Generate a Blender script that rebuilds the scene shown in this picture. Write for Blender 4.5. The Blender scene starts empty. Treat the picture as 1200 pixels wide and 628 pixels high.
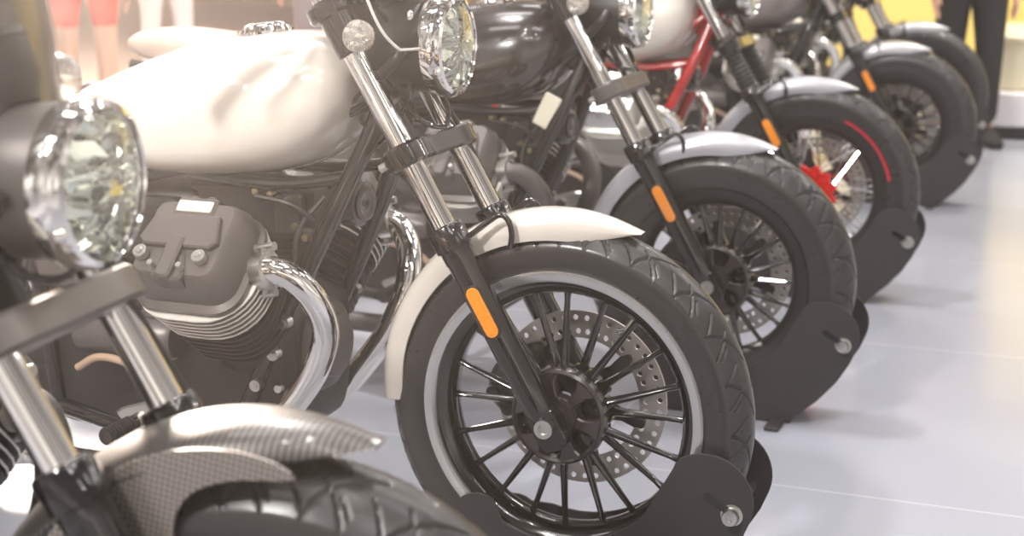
import bpy, math, random
import numpy as np
from mathutils import Vector, Matrix
random.seed(4)
PI = math.pi
VEIL_DENSITY = .0080
C = bpy.context.scene
COL = C.collection

# ------------------------------------------------------------------ colour and materials
def lin(c):
    return tuple(((v/255)/12.92 if v/255 <= .04045 else ((v/255+.055)/1.055)**2.4) for v in c)

MATS = {}
def mat(name, rgb, rough=.5, metal=0., coat=0., noise=0., nscale=30., bump=0., trans=0., spec=.5, ior=1.5, alpha=1., vary=0.):
    m = bpy.data.materials.new(name); m.use_nodes = True
    nt = m.node_tree; b = nt.nodes['Principled BSDF']
    col = lin(rgb)+(1,)
    b.inputs['Base Color'].default_value = col
    b.inputs['Roughness'].default_value = rough
    b.inputs['Metallic'].default_value = metal
    b.inputs['Coat Weight'].default_value = coat
    b.inputs['Coat Roughness'].default_value = .04
    b.inputs['Transmission Weight'].default_value = trans
    b.inputs['Specular IOR Level'].default_value = spec
    b.inputs['IOR'].default_value = ior
    b.inputs['Alpha'].default_value = alpha
    tc = nt.nodes.new('ShaderNodeTexCoord'); n = nt.nodes.new('ShaderNodeTexNoise')
    n.inputs['Scale'].default_value = nscale; n.inputs['Detail'].default_value = 4
    nt.links.new(tc.outputs['Object'], n.inputs['Vector'])
    mr = nt.nodes.new('ShaderNodeMapRange')
    mr.inputs['To Min'].default_value = max(0, rough-noise); mr.inputs['To Max'].default_value = rough+noise
    nt.links.new(n.outputs['Fac'], mr.inputs['Value']); nt.links.new(mr.outputs['Result'], b.inputs['Roughness'])
    if vary:
        mx = nt.nodes.new('ShaderNodeMix'); mx.data_type = 'RGBA'
        mx.inputs[6].default_value = tuple(v*(1-vary) for v in col[:3])+(1,)
        mx.inputs[7].default_value = tuple(min(1, v*(1+vary)) for v in col[:3])+(1,)
        nt.links.new(n.outputs['Fac'], mx.inputs[0]); nt.links.new(mx.outputs[2], b.inputs['Base Color'])
    if bump:
        bp = nt.nodes.new('ShaderNodeBump'); bp.inputs['Strength'].default_value = bump; bp.inputs['Distance'].default_value = .002
        nt.links.new(n.outputs['Fac'], bp.inputs['Height']); nt.links.new(bp.outputs['Normal'], b.inputs['Normal'])
    MATS[name] = m
    return m

mat('chrome', (238, 236, 232), .05, 1, noise=.02)
mat('satin_steel', (205, 203, 198), .3, 1, noise=.05)
mat('machined_rim', (206, 206, 205), .24, .85, noise=.04)
mat('black_gloss', (14, 12, 13), .14, coat=.6, noise=.03)
mat('hub_black', (44, 38, 38), .22, coat=.4, noise=.04)
mat('black_satin', (34, 31, 31), .42, noise=.06)
mat('black_cast', (30, 27, 27), .5, noise=.08, bump=.25, nscale=220)
mat('grey_satin', (92, 86, 84), .4, .3, noise=.06)
mat('grey_matt', (92, 87, 85), .4, .45, noise=.05)
mat('clamp_grey', (118, 112, 108), .35, .6, noise=.05)
mat('rubber', (40, 37, 37), .52, noise=.08, bump=.12, nscale=160)
mat('tread_rubber', (50, 48, 48), .29, noise=.06)
mat('pearl_white', (206, 199, 189), .22, coat=1., noise=.03)
mat('tank_black', (32, 26, 25), .22, coat=.8, noise=.03)
mat('tank_grey', (112, 104, 102), .3, coat=.4, noise=.03)
mat('silver_paint', (196, 194, 196), .3, .55, coat=.6, noise=.03)
mat('fender_grey', (176, 175, 181), .32, .35, coat=.6, noise=.03)
mat('red_paint', (172, 24, 26), .25, coat=.8, noise=.03)
mat('red_metal', (226, 30, 20), .28, .35, coat=.6, noise=.04)
mat('red_stripe', (196, 30, 52), .4)
mat('amber', (255, 140, 12), .3, coat=1., noise=.1, nscale=300, bump=.9, vary=.3)
mat('screen_edge', (236, 232, 226), .2, trans=.4)
mat('brass', (190, 174, 132), .3, 1)
mat('emblem_cream', (232, 226, 206), .35, .2)
mat('leather_brown', (196, 174, 158), .6, noise=.1, bump=.3, nscale=90)
mat('leather_black', (44, 38, 36), .55, noise=.1, bump=.3, nscale=90)
mat('hose_tan', (170, 142, 118), .4, coat=.3)
mat('chock_black', (44, 41, 43), .55, noise=.06, bump=.1, nscale=200)
mat('disc_steel', (188, 182, 176), .33, .9, noise=.05, nscale=60)
mat('engine_grey', (122, 116, 112), .42, .7, noise=.06, bump=.12, nscale=160)
mat('fin_black', (40, 37, 37), .4, .4, noise=.05)
mat('fin_edge', (226, 222, 214), .36, .55, noise=.05)
mat('glass_clear', (255, 255, 255), .0, trans=1., ior=1.12)
mat('lens_glass', (250, 255, 250), .02, trans=1., ior=1.3)
mat('signal_white', (240, 236, 228), .25, trans=.85, ior=1.25, noise=.08, nscale=250, bump=.2)
mat('smoked_screen', (60, 52, 50), .3, coat=.4)
mat('skin', (206, 160, 134), .55)
mat('denim', (92, 108, 160), .8, noise=.1, vary=.2)
mat('cloth_black', (30, 28, 30), .8, vary=.2)
mat('cloth_white', (232, 230, 236), .8)
mat('cloth_red', (222, 50, 36), .7)
mat('cloth_grey', (150, 142, 150), .8)
mat('hair', (40, 28, 22), .6)
mat('counter_cream', (246, 236, 204), .4, coat=.2)
mat('counter_white', (224, 222, 224), .4)
mat('yellow_panel', (240, 212, 120), .45)
mat('plinth_dark', (52, 46, 46), .5)

def carbon():
    m = mat('carbon_silver', (150, 146, 144), .36, .7, coat=.35)
    nt = m.node_tree; b = nt.nodes['Principled BSDF']
    tc = nt.nodes.new('ShaderNodeTexCoord')
    w = nt.nodes.new('ShaderNodeTexWave'); w.wave_type = 'BANDS'; w.bands_direction = 'X'
    w.inputs['Scale'].default_value = 46; w.inputs['Distortion'].default_value = .0
    nt.links.new(tc.outputs['Object'], w.inputs['Vector'])
    mx = nt.nodes.new('ShaderNodeMix'); mx.data_type = 'RGBA'
    mx.inputs[6].default_value = lin((62, 59, 57))+(1,); mx.inputs[7].default_value = lin((112, 108, 106))+(1,)
    nt.links.new(w.outputs['Fac'], mx.inputs[0]); nt.links.new(mx.outputs[2], b.inputs['Base Color'])
carbon()
def weave():
    m = mat('carbon_weave', (120, 110, 104), .35, .6, coat=.7)
    nt = m.node_tree; b = nt.nodes['Principled BSDF']
    tc = nt.nodes.new('ShaderNodeTexCoord'); mp = nt.nodes.new('ShaderNodeMapping')
    mp.inputs['Scale'].default_value = (240, 240, 240); mp.inputs['Rotation'].default_value = (0, .6, 0)
    ch = nt.nodes.new('ShaderNodeTexChecker'); ch.inputs['Scale'].default_value = 1
    ch.inputs['Color1'].default_value = lin((96, 88, 82))+(1,); ch.inputs['Color2'].default_value = lin((168, 160, 152))+(1,)
    nt.links.new(tc.outputs['Object'], mp.inputs['Vector']); nt.links.new(mp.outputs['Vector'], ch.inputs['Vector'])
    nt.links.new(ch.outputs['Color'], b.inputs['Base Color'])
weave()

# ------------------------------------------------------------------ mesh builder
class G:
    def __init__(s): s.v = []; s.f = []; s.n = 0
    def add(s, V, F):
        V = np.asarray(V, float).reshape(-1, 3)
        s.f += [tuple(i+s.n for i in q) for q in F]
        s.v.append(V); s.n += len(V)
        return s
    def rings(s, R, cu=True, cv=False, caps=False):
        """R: list of rings (each m x 3). cu: rings closed on themselves, cv: last ring joins the first."""
        R = np.asarray(R, float); k, m = R.shape[:2]
        F = []
        for i in range(k if cv else k-1):
            a = i*m; b = ((i+1) % k)*m
            for j in range(m if cu else m-1):
                j2 = (j+1) % m
                F.append((a+j, a+j2, b+j2, b+j))
        if caps:
            F.append(tuple(range(m))[::-1]); F.append(tuple((k-1)*m+j for j in range(m)))
        return s.add(R.reshape(-1, 3), F)
    def lathe(s, prof, n=48, axis='Y', c=(0, 0, 0), closed=False, a0=0., a1=2*PI):
        """prof: (radius, along)."""
        full = abs(a1-a0-2*PI) < 1e-6
        t = a0+(a1-a0)*np.arange(n)/(n if full else n-1)
        R = []
        for r, y in prof:
            x, z = r*np.cos(t), r*np.sin(t); yy = np.full(n, y)
            R.append(np.stack({'Y': (x, yy, z), 'X': (yy, x, z), 'Z': (x, z, yy)}[axis], 1)+np.array(c))
        return s.rings(R, cu=full, cv=closed)
    def tube(s, pts, r, n=12, smooth=6, caps=True):
        P = np.array(pts, float)
        if smooth and len(P) > 2: P, tt = catmull(P, smooth)
        else: tt = np.arange(len(P))
        if np.isscalar(r): rr = np.full(len(P), r)
        else: rr = np.interp(tt, np.arange(len(r)), r)
        T = np.gradient(P, axis=0); T /= np.linalg.norm(T, axis=1)[:, None]
        u = np.cross(T[0], (0, 0, 1.) if abs(T[0][2]) < .9 else (1., 0, 0)); u /= np.linalg.norm(u)
        a = 2*PI*np.arange(n)/n; R = []
        for i in range(len(P)):
            u = u-T[i]*(u@T[i]); u /= np.linalg.norm(u); w = np.cross(T[i], u)
            R.append(P[i]+rr[i]*(np.cos(a)[:, None]*u+np.sin(a)[:, None]*w))
        return s.rings(R, caps=caps)
    def prism(s, out, y0, y1, b=.0, M=None):
        """out: outline (x, z); extruded along Y with chamfer b; M: 4x4 placing the result."""
        o = np.array(out, float)
        if area(o) < 0: o = o[::-1]
        L = []
        if b > 0:
            i = inset(o, b)
            for p, y in ((i, y0), (o, y0+b), (o, y1-b), (i, y1)): L.append(np.c_[p[:, 0], np.full(len(p), y), p[:, 1]])
        else:
            for y in (y0, y1): L.append(np.c_[o[:, 0], np.full(len(o), y), o[:, 1]])
        L = np.array(L)
        if M is not None:
            A = np.array(M); L = L@A[:3, :3].T+A[:3, 3]
        return s.rings(L, caps=True)
    def box(s, c, size, b=.004, M=None, rc=None):
        x, y, z = size
        T = Matrix.Translation(c) if M is None else Matrix.Translation(c) @ M
        return s.prism(rrect(x, z, rc if rc is not None else min(b*1.5, x*.3, z*.3)), -y/2, y/2, min(b, y*.3), T)
    def ball(s, c, r, n=16, sc=(1, 1, 1)):
        t = np.linspace(-PI/2, PI/2, n//2+1)
        g = G().lathe([(max(1e-5, math.cos(a)*r), math.sin(a)*r) for a in t], n, 'Z')
        return s.add(g.verts()*np.array(sc)+np.array(c), g.f)
    def verts(s): return np.concatenate(s.v)
    def xf(s, M):
        A = np.array(M); s.v = [v@A[:3, :3].T+A[:3, 3] for v in s.v]; return s
    def merge(s, o): return s.add(o.verts(), o.f)
    def mesh(s, name, material, sharp=38):
        me = bpy.data.meshes.new(name)
        me.from_pydata(s.verts().tolist(), [], s.f); me.update()
        me.materials.append(MATS[material])
        me.polygons.foreach_set('use_smooth', [True]*len(me.polygons))
        bm_fix(me)
        me.set_sharp_from_angle(angle=math.radians(sharp))
        return me

import bmesh
def bm_fix(me):
    bm = bmesh.new(); bm.from_mesh(me)
    bmesh.ops.recalc_face_normals(bm, faces=bm.faces)
    bm.to_mesh(me); bm.free()
def area(o): return .5*np.sum(o[:, 0]*np.roll(o[:, 1], -1)-np.roll(o[:, 0], -1)*o[:, 1])
def inset(o, d):
    e = np.roll(o, -1, 0)-o; e /= np.linalg.norm(e, axis=1)[:, None]+1e-12
    n = np.stack([-e[:, 1], e[:, 0]], 1); m = n+np.roll(n, 1, 0)
    k = (m*m).sum(1)[:, None]; k = np.maximum(k, .5)
    return o+d*2*m/k
def rrect(w, h, r, n=4, c=(0, 0)):
    P = []
    for cx, cz, a in ((w/2-r, h/2-r, 0), (-w/2+r, h/2-r, PI/2), (-w/2+r, -h/2+r, PI), (w/2-r, -h/2+r, 1.5*PI)):
        for k in range(n+1):
            t = a+PI/2*k/n; P.append((cx+r*math.cos(t)+c[0], cz+r*math.sin(t)+c[1]))
    return P
def catmull(P, k):
    Q = np.vstack([2*P[0]-P[1], P, 2*P[-1]-P[-2]]); out = []; tt = []
    for i in range(1, len(Q)-2):
        a, b, c, d = Q[i-1], Q[i], Q[i+1], Q[i+2]
        for j in range(k):
            t = j/k
            out.append(.5*((2*b)+(c-a)*t+(2*a-5*b+4*c-d)*t*t+(3*b-a-3*c+d)*t**3)); tt.append(i-1+t)
    out.append(P[-1]); tt.append(len(P)-1)
    return np.array(out), np.array(tt)
def smooth_outline(P, k=5):
    P = np.array(P, float); n = len(P); out = []
    for i in range(n):
        a, b, c, d = P[i-1], P[i], P[(i+1) % n], P[(i+2) % n]
        for j in range(k):
            t = j/k
            out.append(.5*((2*b)+(c-a)*t+(2*a-5*b+4*c-d)*t*t+(3*b-a-3*c+d)*t**3))
    return out

# ------------------------------------------------------------------ objects
CACHE = {}
def part(name, make, material, parent, key=None, loc=(0, 0, 0), rot=(0, 0, 0), label=None, sharp=38):
    """one mesh object under its thing; equal keys share their mesh"""
    k = (name, key, material) if key is not None else None
    me = CACHE.get(k) if k else None
    if me is None:
        me = make().mesh(name, material, sharp)
        if k: CACHE[k] = me
    o = bpy.data.objects.new(name, me); COL.objects.link(o)
    o.location = loc; o.rotation_euler = rot
    if parent is not None: o.parent = parent
    if label: o['label'] = label
    return o
def thing(name, label, cat, loc=(0, 0, 0), rz=0., group=None):
    o = bpy.data.objects.new(name, None); COL.objects.link(o)
    o.location = loc; o.rotation_euler = (0, 0, rz); o['label'] = label; o['category'] = cat
    o.empty_display_size = .1
    if group: o['group'] = group
    return o
def tag(o, label, cat, group=None):
    o['label'] = label; o['category'] = cat
    if group: o['group'] = group
    return o
def struct(name, g, material):
    o = part(name, lambda: g, material, None); o['kind'] = 'structure'; return o

# ------------------------------------------------------------------ wheels
def tyre_g(R, w, rb, npitch=22, per=36, nl=33, depth=.0058):
    nA = npitch*per
    th = 2*PI*np.arange(nA)/nA
    drop = .030*(w/.105)
    v = np.linspace(-1, 1, nl)
    side = []
    hb = w*.40
    rs = R-drop
    for t in np.linspace(0, 1, 9)[:-1]:                    # bead -> shoulder
        r = rb+(rs-rb)*t
        y = hb+(w/2-hb)*math.sin(min(1, t*1.25)*PI/2)+.0015*math.sin(t*PI)
        side.append((r, y))
    prof_r = [r for r, y in side]; prof_y = [-y for r, y in side]
    tr_r = list(R-drop*np.abs(v)**2.1); tr_y = list(v*w*.485)
    rr = np.array(prof_r+tr_r+prof_r[::-1]); yy = np.array(prof_y+tr_y+[-y for y in prof_y[::-1]])
    rr = np.concatenate([rr, [rb-.012, rb-.012]]); yy = np.concatenate([yy, [hb-.012, -hb+.012]])
    k0 = len(prof_r)
    D = np.zeros((len(rr), nA))
    u = th*npitch/(2*PI)
    def groove(lo, hi, f, hw):
        for j, vv in enumerate(v):
            a = abs(vv)
            if a < lo or a > hi: continue
            off = 0 if vv < 0 else .5
            d = (u-f(a)-off) % 1.; d = np.minimum(d, 1-d)
            D[k0+j] = np.maximum(D[k0+j], np.clip((hw-d)/(hw*.45), 0, 1))
    groove(.05, .97, lambda a: -.80*(1-a)**1.9, .042)
    groove(.46, .97, lambda a: .34-.34*(a-.46)/.5, .030)
    groove(.62, .86, lambda a: .66-.25*(a-.62)/.3, .030)
    groove(.34, .97, lambda a: .96-.42*(a-.34)/.6, .030)
    Rm = rr[:, None]-D*depth
    rings = np.stack([Rm*np.cos(th), np.repeat(yy[:, None], nA, 1), Rm*np.sin(th)], 2)
    return G().rings(rings, cv=True)

def spoke_g(r0, r1, y0, y1, w0=.0085, w1=.005):
    """one tapered alloy spoke along +X of its own frame"""
    R = []
    for t in np.linspace(0, 1, 9):
        r = r0+(r1-r0)*t; y = y0+(y1-y0)*t**1.4
        w = w0+(w1-w0)*t
        if t > .9: w *= 1.5
        if t < .08: w *= 1.35
        d = w*1.35
        a = 2*PI*np.arange(10)/10
        R.append(np.stack([np.full(10, r), y+d*np.cos(a), w*np.sin(a)], 1))
    return G().rings(R, caps=True)

def disc_g(ri=.112, ro=.162, th=.005, nc=44, nr=2, hr=.0052):
    g = G()
    dr = (ro-ri)/nr; da = 2*PI/nc
    for k in range(nc):
        for j in range(nr):
            rc = ri+dr*(j+.5); ac = da*(k+(.5 if j % 2 else .28))
            x0, x1, t0, t1 = ri+dr*j, ri+dr*(j+1), da*k, da*(k+1)
            B = [(x0, t0), ((x0+x1)/2, t0), (x1, t0), (x1, (t0+t1)/2), (x1, t1), ((x0+x1)/2, t1), (x0, t1), (x0, (t0+t1)/2)]
            H = []
            for m in range(8):
                a = -3*PI/4+ -m*PI/4
                a = math.atan2((B[m][1]-ac)*rc, B[m][0]-rc)
                H.append((rc+hr*math.cos(a), ac+hr*math.sin(a)/rc))
            V = []
            for y in (-th/2, th/2):
                for r, a in B+H: V.append((r*math.cos(a), y, r*math.sin(a)))
            F = []
            for m in range(8):
                n = (m+1) % 8
                F += [(m, n, 8+n, 8+m), (16+m, 24+m, 24+n, 16+n), (8+m, 8+n, 24+n, 24+m)]
            g.add(V, F)
    g.lathe([(ri, -th/2), (ri, th/2)], 132); g.lathe([(ro, -th/2), (ro, th/2)], 132)
    return g
def carrier_g(y):
    g = G()
    for k in range(6):
        a = k*PI/3+.3
        o = [(.045, -.024), (.085, -.010), (.112, -.012), (.124, -.006), (.124, .006), (.112, .012), (.085, .010), (.045, .024)]
        g.prism(o, y-.005, y+.003, .001, Matrix.Rotation(a, 4, 'Y'))
        g.lathe([(.0001, y-.007), (.009, y-.007), (.009, y+.006), (.0001, y+.006)], 12, 'Y',
                (.120*math.cos(a), 0, -.120*math.sin(a)))
    g.lathe([(.036, y-.005), (.052, y-.005), (.052, y+.004), (.036, y+.004)], 40, closed=True)
    return g
def hub_g():
    g = G()
    # drum with scalloped crown
    n = 160; a = 2*PI*np.arange(n)/n
    sc = .5+.5*np.cos(a*20)
    rows = []
    for r, y, k in ((.040, -.030, 0), (.070, -.036, 0), (.080, -.034, .010), (.084, -.014, .012), (.084, .014, .012), (.078, .034, .008), (.060, .040, 0), (.034, .046, 0)):
        rr = r-k*sc
        rows.append(np.stack([rr*np.cos(a), np.full(n, y), rr*np.sin(a)], 1))
    g.rings(rows)
    return g
def hub_cover_g():
    g = G()
    # outer ring, central boss, six flared arms, dark pockets between them
    g.lathe([(.0865, -.036), (.088, -.046), (.086, -.056), (.081, -.060), (.076, -.056), (.074, -.040)], 72, closed=True)
    g.lathe([(.0001, -.0655), (.014, -.0655), (.014, -.074), (.0205, -.074), (.0225, -.066), (.033, -.064), (.038, -.055), (.038, -.036)], 48)
    for k in range(6):
        o = [(.030, -.012), (.045, -.010), (.062, -.013), (.080, -.026), (.080, .026), (.062, .013), (.045, .010), (.030, .012)]
        g.prism(o, -.058, -.040, .003, Matrix.Rotation(k*PI/3+.22, 4, 'Y'))
    return g
def rim_g(ro, w, ri):
    h = w*.42
    p = [(ro-.001, -h-.002), (ro-.022, -h+.004), (ri+.008, -h+.014), (ri, -h*.45), (ri-.002, 0), (ri, h*.45), (ri+.008, h-.014), (ro-.022, h-.004), (ro-.001, h+.002),
         (ro-.004, h-.006), (ri+.016, h-.022), (ri+.01, 0), (ri+.016, -h+.022), (ro-.004, -h+.006)]
    return G().lathe(p, 128, closed=True)
def rim_edge_g(ro, w):
    h = w*.42
    return G().lathe([(ro+.0005, -h-.001), (ro-.001, -h-.005), (ro-.007, -h-.006), (ro-.0195, -h-.001), (ro-.021, -h+.003), (ro-.016, -h+.004)], 144, closed=True)
def wire_spoke_g(r0, y0, r1, dphi):
    a = Vector((r0, y0, 0)); b = Vector((r1*math.cos(dphi), 0, r1*math.sin(dphi)))
    g = G().tube([a, a.lerp(b, .88), b], .0026, 7, smooth=0)
    g.tube([a.lerp(b, .9), b], .0042, 7, smooth=0)
    return g
def wire_hub_g():
    g = G(); n = 144; a = 2*PI*np.arange(n)/n; s = .5+.5*np.cos(a*12)
    rows = []
    for r, y, k in ((.018, -.062, 0), (.032, -.060, 0), (.036, -.048, 0), (.086, -.048, .012), (.090, -.040, .014), (.086, -.032, .012), (.046, -.030, 0), (.036, 0, 0), (.036, .030, 0), (.060, .036, 0), (.06, .044, 0), (.02, .05, 0)):
        rr = r-k*s; rows.append(np.stack([rr*np.cos(a), np.full(n, y), rr*np.sin(a)], 1))
    g.rings(rows)
    for k in range(12):
        t = 2*PI*(k+.5)/12
        g.lathe([(.0001, -.054), (.005, -.053), (.005, -.044)], 10, 'Y', (.060*math.cos(t), 0, .060*math.sin(t)))
    return g

def wheel(root, name, x, R, w, rb, style, detail=1, edge=None, phase=0., rear=False):
    """a wheel: the rim is the part; tyre, hub, spokes, disc are its sub-parts"""
    key = (style, R, w, rb)
    ri = rb-.028
    rim_mat = {'cast': 'black_gloss', 'wire': 'black_satin', 'dark': 'black_satin'}[style]
    wl = part(name, lambda: rim_g(rb+.014, w, ri), rim_mat, root, key, (x, 0, R))
    per, nl = (84, 51) if detail > 1 else (44, 31)
    part('tyre', lambda: tyre_g(R, w, rb+.012, per=per, nl=nl), 'tread_rubber', wl, key+(detail,), label='black rubber tyre with curved tread grooves', sharp=50)
    if edge: part('rim_edge', lambda: rim_edge_g(rb+.0155, w), edge, wl, key, label='bright machined rim edge')
    if style == 'wire':
        part('hub', wire_hub_g, 'red_metal' if not rear else 'black_satin', wl, 'wh', label='red scalloped hub' if not rear else None)
        for k in range(32):
            s = -1 if k % 2 else 1
            part('spoke', lambda: wire_spoke_g(.064, s*.04, ri, .55*(1 if (k//2) % 2 else -1)), 'chrome', wl, (s, (k//2) % 2, ri), rot=(0, 2*PI*k/32, 0), label='chrome wire spoke')
    else:
        n = 20
        part('hub', hub_g, 'black_gloss', wl, 'h')
        part('hub_cover', hub_cover_g, 'hub_black', wl, 'hc')
        part('wheel_nut', lambda: G().lathe([(.0001, -.080), (.010, -.080), (.0135, -.077), (.0135, -.066)], 6, 'Y'), 'satin_steel', wl, 'n', label='steel axle nut')
        for k in range(n):
            s = -1 if k % 2 else 1
            part('spoke', lambda: spoke_g(.068, ri+.004, s*.016-.004, s*.006, .0080, .0046), 'black_gloss', wl, (s, ri), rot=(0, 2*PI*k/n+phase, 0))
    vs_ = .97
    part('valve_stem', lambda: G().tube([(ri*math.cos(vs_)*1.02, 0, ri*math.sin(vs_)*1.02), ((ri-.03)*math.cos(vs_), -.004, (ri-.03)*math.sin(vs_)), ((ri-.038)*math.cos(vs_+.05), -.012, (ri-.038)*math.sin(vs_+.05))], .0048, 10, smooth=0), 'satin_steel', wl, ri, label='steel valve stem')
    ds = part('brake_disc', disc_g, 'disc_steel', wl, 'd', loc=(0, .070, 0), label='drilled steel brake disc')
    part('disc_carrier', lambda: carrier_g(.070), 'black_satin', wl, 'c')
    return wl

# ------------------------------------------------------------------ fork and front end
FD = Vector((-.497, 0, .868))                 # up along the fork
FN = Vector((.868, 0, .497))                  # forward, square to it
def fork_M(P):                                # local x = forward, y = left, z = up the fork
    return Matrix(((FN.x, 0, FD.x, P[0]), (0, 1, 0, P[1]), (FN.z, 0, FD.z, P[2]), (0, 0, 0, 1)))
def fender_g(R0, a_rear, a_front, hw, skirt, tip=.35, th=.003, flat=.012, tail=.25, n=64, rear_in=0, drop_end=.2):
    """shell over the tyre: angles in degrees measured from +X (forward) over the top"""
    rows_o, rows_i = [], []
    m = 25
    for i in range(n):
        t = i/(n-1); a = math.radians(a_rear+(a_front-a_rear)*t)
        f = min(1, ((1-t)/tip)) if tip else 1
        f = (1-(1-f)**2.2)                                  # narrows to a rounded nose
        g = min(1, t/tail) if tail else 1; g = .82+.18*(1-(1-g)**2)
        fd = min(1, (1-t)/drop_end); fd = fd*(2-fd)
        W = hw*(.22+.78*f)*g; S = skirt*max(.03, fd)
        ro, rin = [], []
        for j in range(m):
            s = -1+2*j/(m-1)
            if abs(s) <= .68:
                q = s/.68; y = W*q*(1-.07*q*q)/.93; d = flat*(q*q)
                if abs(q) > .8: d += .006*((abs(q)-.8)/.2)**2
                d *= fd
            else:
                q = (abs(s)-.68)/.32; y = math.copysign(W+.002*math.sin(q*PI), s); d = (flat+.006)*fd+S*q
            lift = -.004*(1-f)*3-rear_in*max(0, 1-t/.55)**1.3
            for lst, r, yy in ((ro, R0-d+lift, y), (rin, R0-d+lift-th*(1 if abs(s) < .7 else .3), y*(1-th/max(W, th*2)))):
                lst.append((r*math.cos(a), yy, r*math.sin(a)))
        rows_o.append(ro); rows_i.append(rin[::-1])
    R = np.concatenate([np.array(rows_o), np.array(rows_i)], axis=1)
    return G().rings(R, caps=True)

def loft(secs, n=28, p=2.6):
    """secs: (x, zbottom, ztop, halfwidth, exponent low, exponent high)"""
    a = 2*PI*np.arange(n)/n; R = []
    for x, zb, zt, hw, *e in secs:
        pl, ph = (e+[p, p])[:2] if e else (p, p)
        zc = (zb+zt)/2 if len(e) < 3 else e[2]
        row = []
        for t in a:
            c, s = math.cos(t), math.sin(t)
            q = ph if s > 0 else pl
            y = math.copysign(abs(c)**(2/q), c)*hw
            z = zc+math.copysign(abs(s)**(2/q), s)*((zt-zc) if s > 0 else (zc-zb))
            row.append((x, y, z))
        R.append(row)
    return R
def loft_g(secs, k=5, n=36, p=2.4):
    S = np.array([(list(s)+[p, p, (s[1]+s[2])/2][len(s)-4:]) if len(s) < 7 else s for s in secs], float)
    S, _ = catmull(S, k)
    return G().rings(loft([tuple(s) for s in S], n, p), caps=True)

def tank_g():
    return loft_g([(-.985, .800, .850, .060), (-.96, .765, .868, .098), (-.90, .738, .892, .128, 3, 2.3), (-.80, .726, .932, .152, 3.2, 2.2, .80), (-.68, .724, .967, .168, 3.2, 2.2, .81),
                   (-.56, .732, .985, .172, 3, 2.2, .83), (-.47, .752, .986, .160, 2.6, 2.2, .85), (-.415, .79, .972, .130, 2.4, 2.2, .87), (-.385, .835, .945, .085), (-.376, .865, .925, .045)], 6, 44)
def seat_g():
    return loft_g([(-.93, .765, .80, .07), (-.98, .745, .835, .105), (-1.10, .735, .838, .135, 3, 3), (-1.22, .745, .845, .145, 3, 3), (-1.33, .775, .878, .140, 3, 2.6),
                   (-1.50, .795, .895, .125, 3, 2.6), (-1.60, .815, .885, .10), (-1.64, .835, .868, .06)], 5, 32)

def cylinder_frame(s):
    d = Vector((0, s*math.sin(PI/4), math.cos(PI/4))); e2 = Vector((0, s*math.cos(PI/4), -math.sin(PI/4)))
    # local x = forward, local y = outward along the barrel, local z = towards the top of the head
    return Matrix(((1, 0, 0, -.585), (0, d.y, -e2.y, 0), (0, d.z, -e2.z, .352), (0, 0, 0, 1)))
def barrel_g(s):
    g = G(); M = cylinder_frame(s)
    g.prism(rrect(.15, .15, .06), .10, .345, .002, M)
    return g
def fins_g(s, lo, hi, n, w, h, rc=.07, th=.0042):
    g = G(); M = cylinder_frame(s)
    for k in range(n):
        y = lo+(hi-lo)*k/(n-1); q = k/(n-1)
        g.prism(rrect(w*(.93+.07*q), h*(.93+.07*q), rc, 6), y, y+th, .0012, M)
    return g
def head_cover_g(s):
    g = G(); M = cylinder_frame(s)
    L = [(.212, .198, .05, .346), (.212, .198, .05, .355), (.194, .180, .040, .361), (.190, .176, .036, .385), (.160, .150, .022, .419), (.150, .140, .018, .4235)]
    R = []
    for w, h, rc, y in L:
        R.append([(x, y, z) for x, z in rrect(w, h, rc, 5, (0, .004 if y > .36 else 0))])
    A = np.array(M); R = np.array(R)@A[:3, :3].T+A[:3, 3]
    g.rings(R, caps=True)
    # raised centre rib, upper panel and lower lug
    g.prism(rrect(.030, .086, .010, 3, (-.004, -.040)), .405, .441, .004, M)
    g.prism(smooth_outline([(-.030, -.078), (-.024, -.040), (-.016, -.02), (.010, -.02), (.020, -.040), (.026, -.078)], 3), .395, .430, .004, M)
    g.prism([(-.080, -.006), (-.066, .046), (.058, .046), (.072, -.006), (.060, -.018), (-.068, -.018)], .410, .4360, .003, M)
    g.prism(rrect(.078, .040, .006, 3, (-.002, .066)), .390, .428, .004, M)
    for x in (-.018, .014):
        g.prism([(x+.011*math.cos(t), .086+.011*math.sin(t)) for t in np.arange(12)*PI/6], .38, .418, .003, M)
    return g
def on_head(s, x, z, y0, y1, out):
    return G().prism(out, y0, y1, .0012, cylinder_frame(s) @ Matrix.Translation((x, 0, z)))

def spring_g(x, y, z0, z1, lean):
    pts = []
    for k in range(110):
        t = k/109; a = t*2*PI*11
        pts.append((x+lean*t+.028*math.cos(a), y+.028*math.sin(a), z0+(z1-z0)*t))
    return G().tube(pts, .0055, 6, smooth=0)

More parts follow.
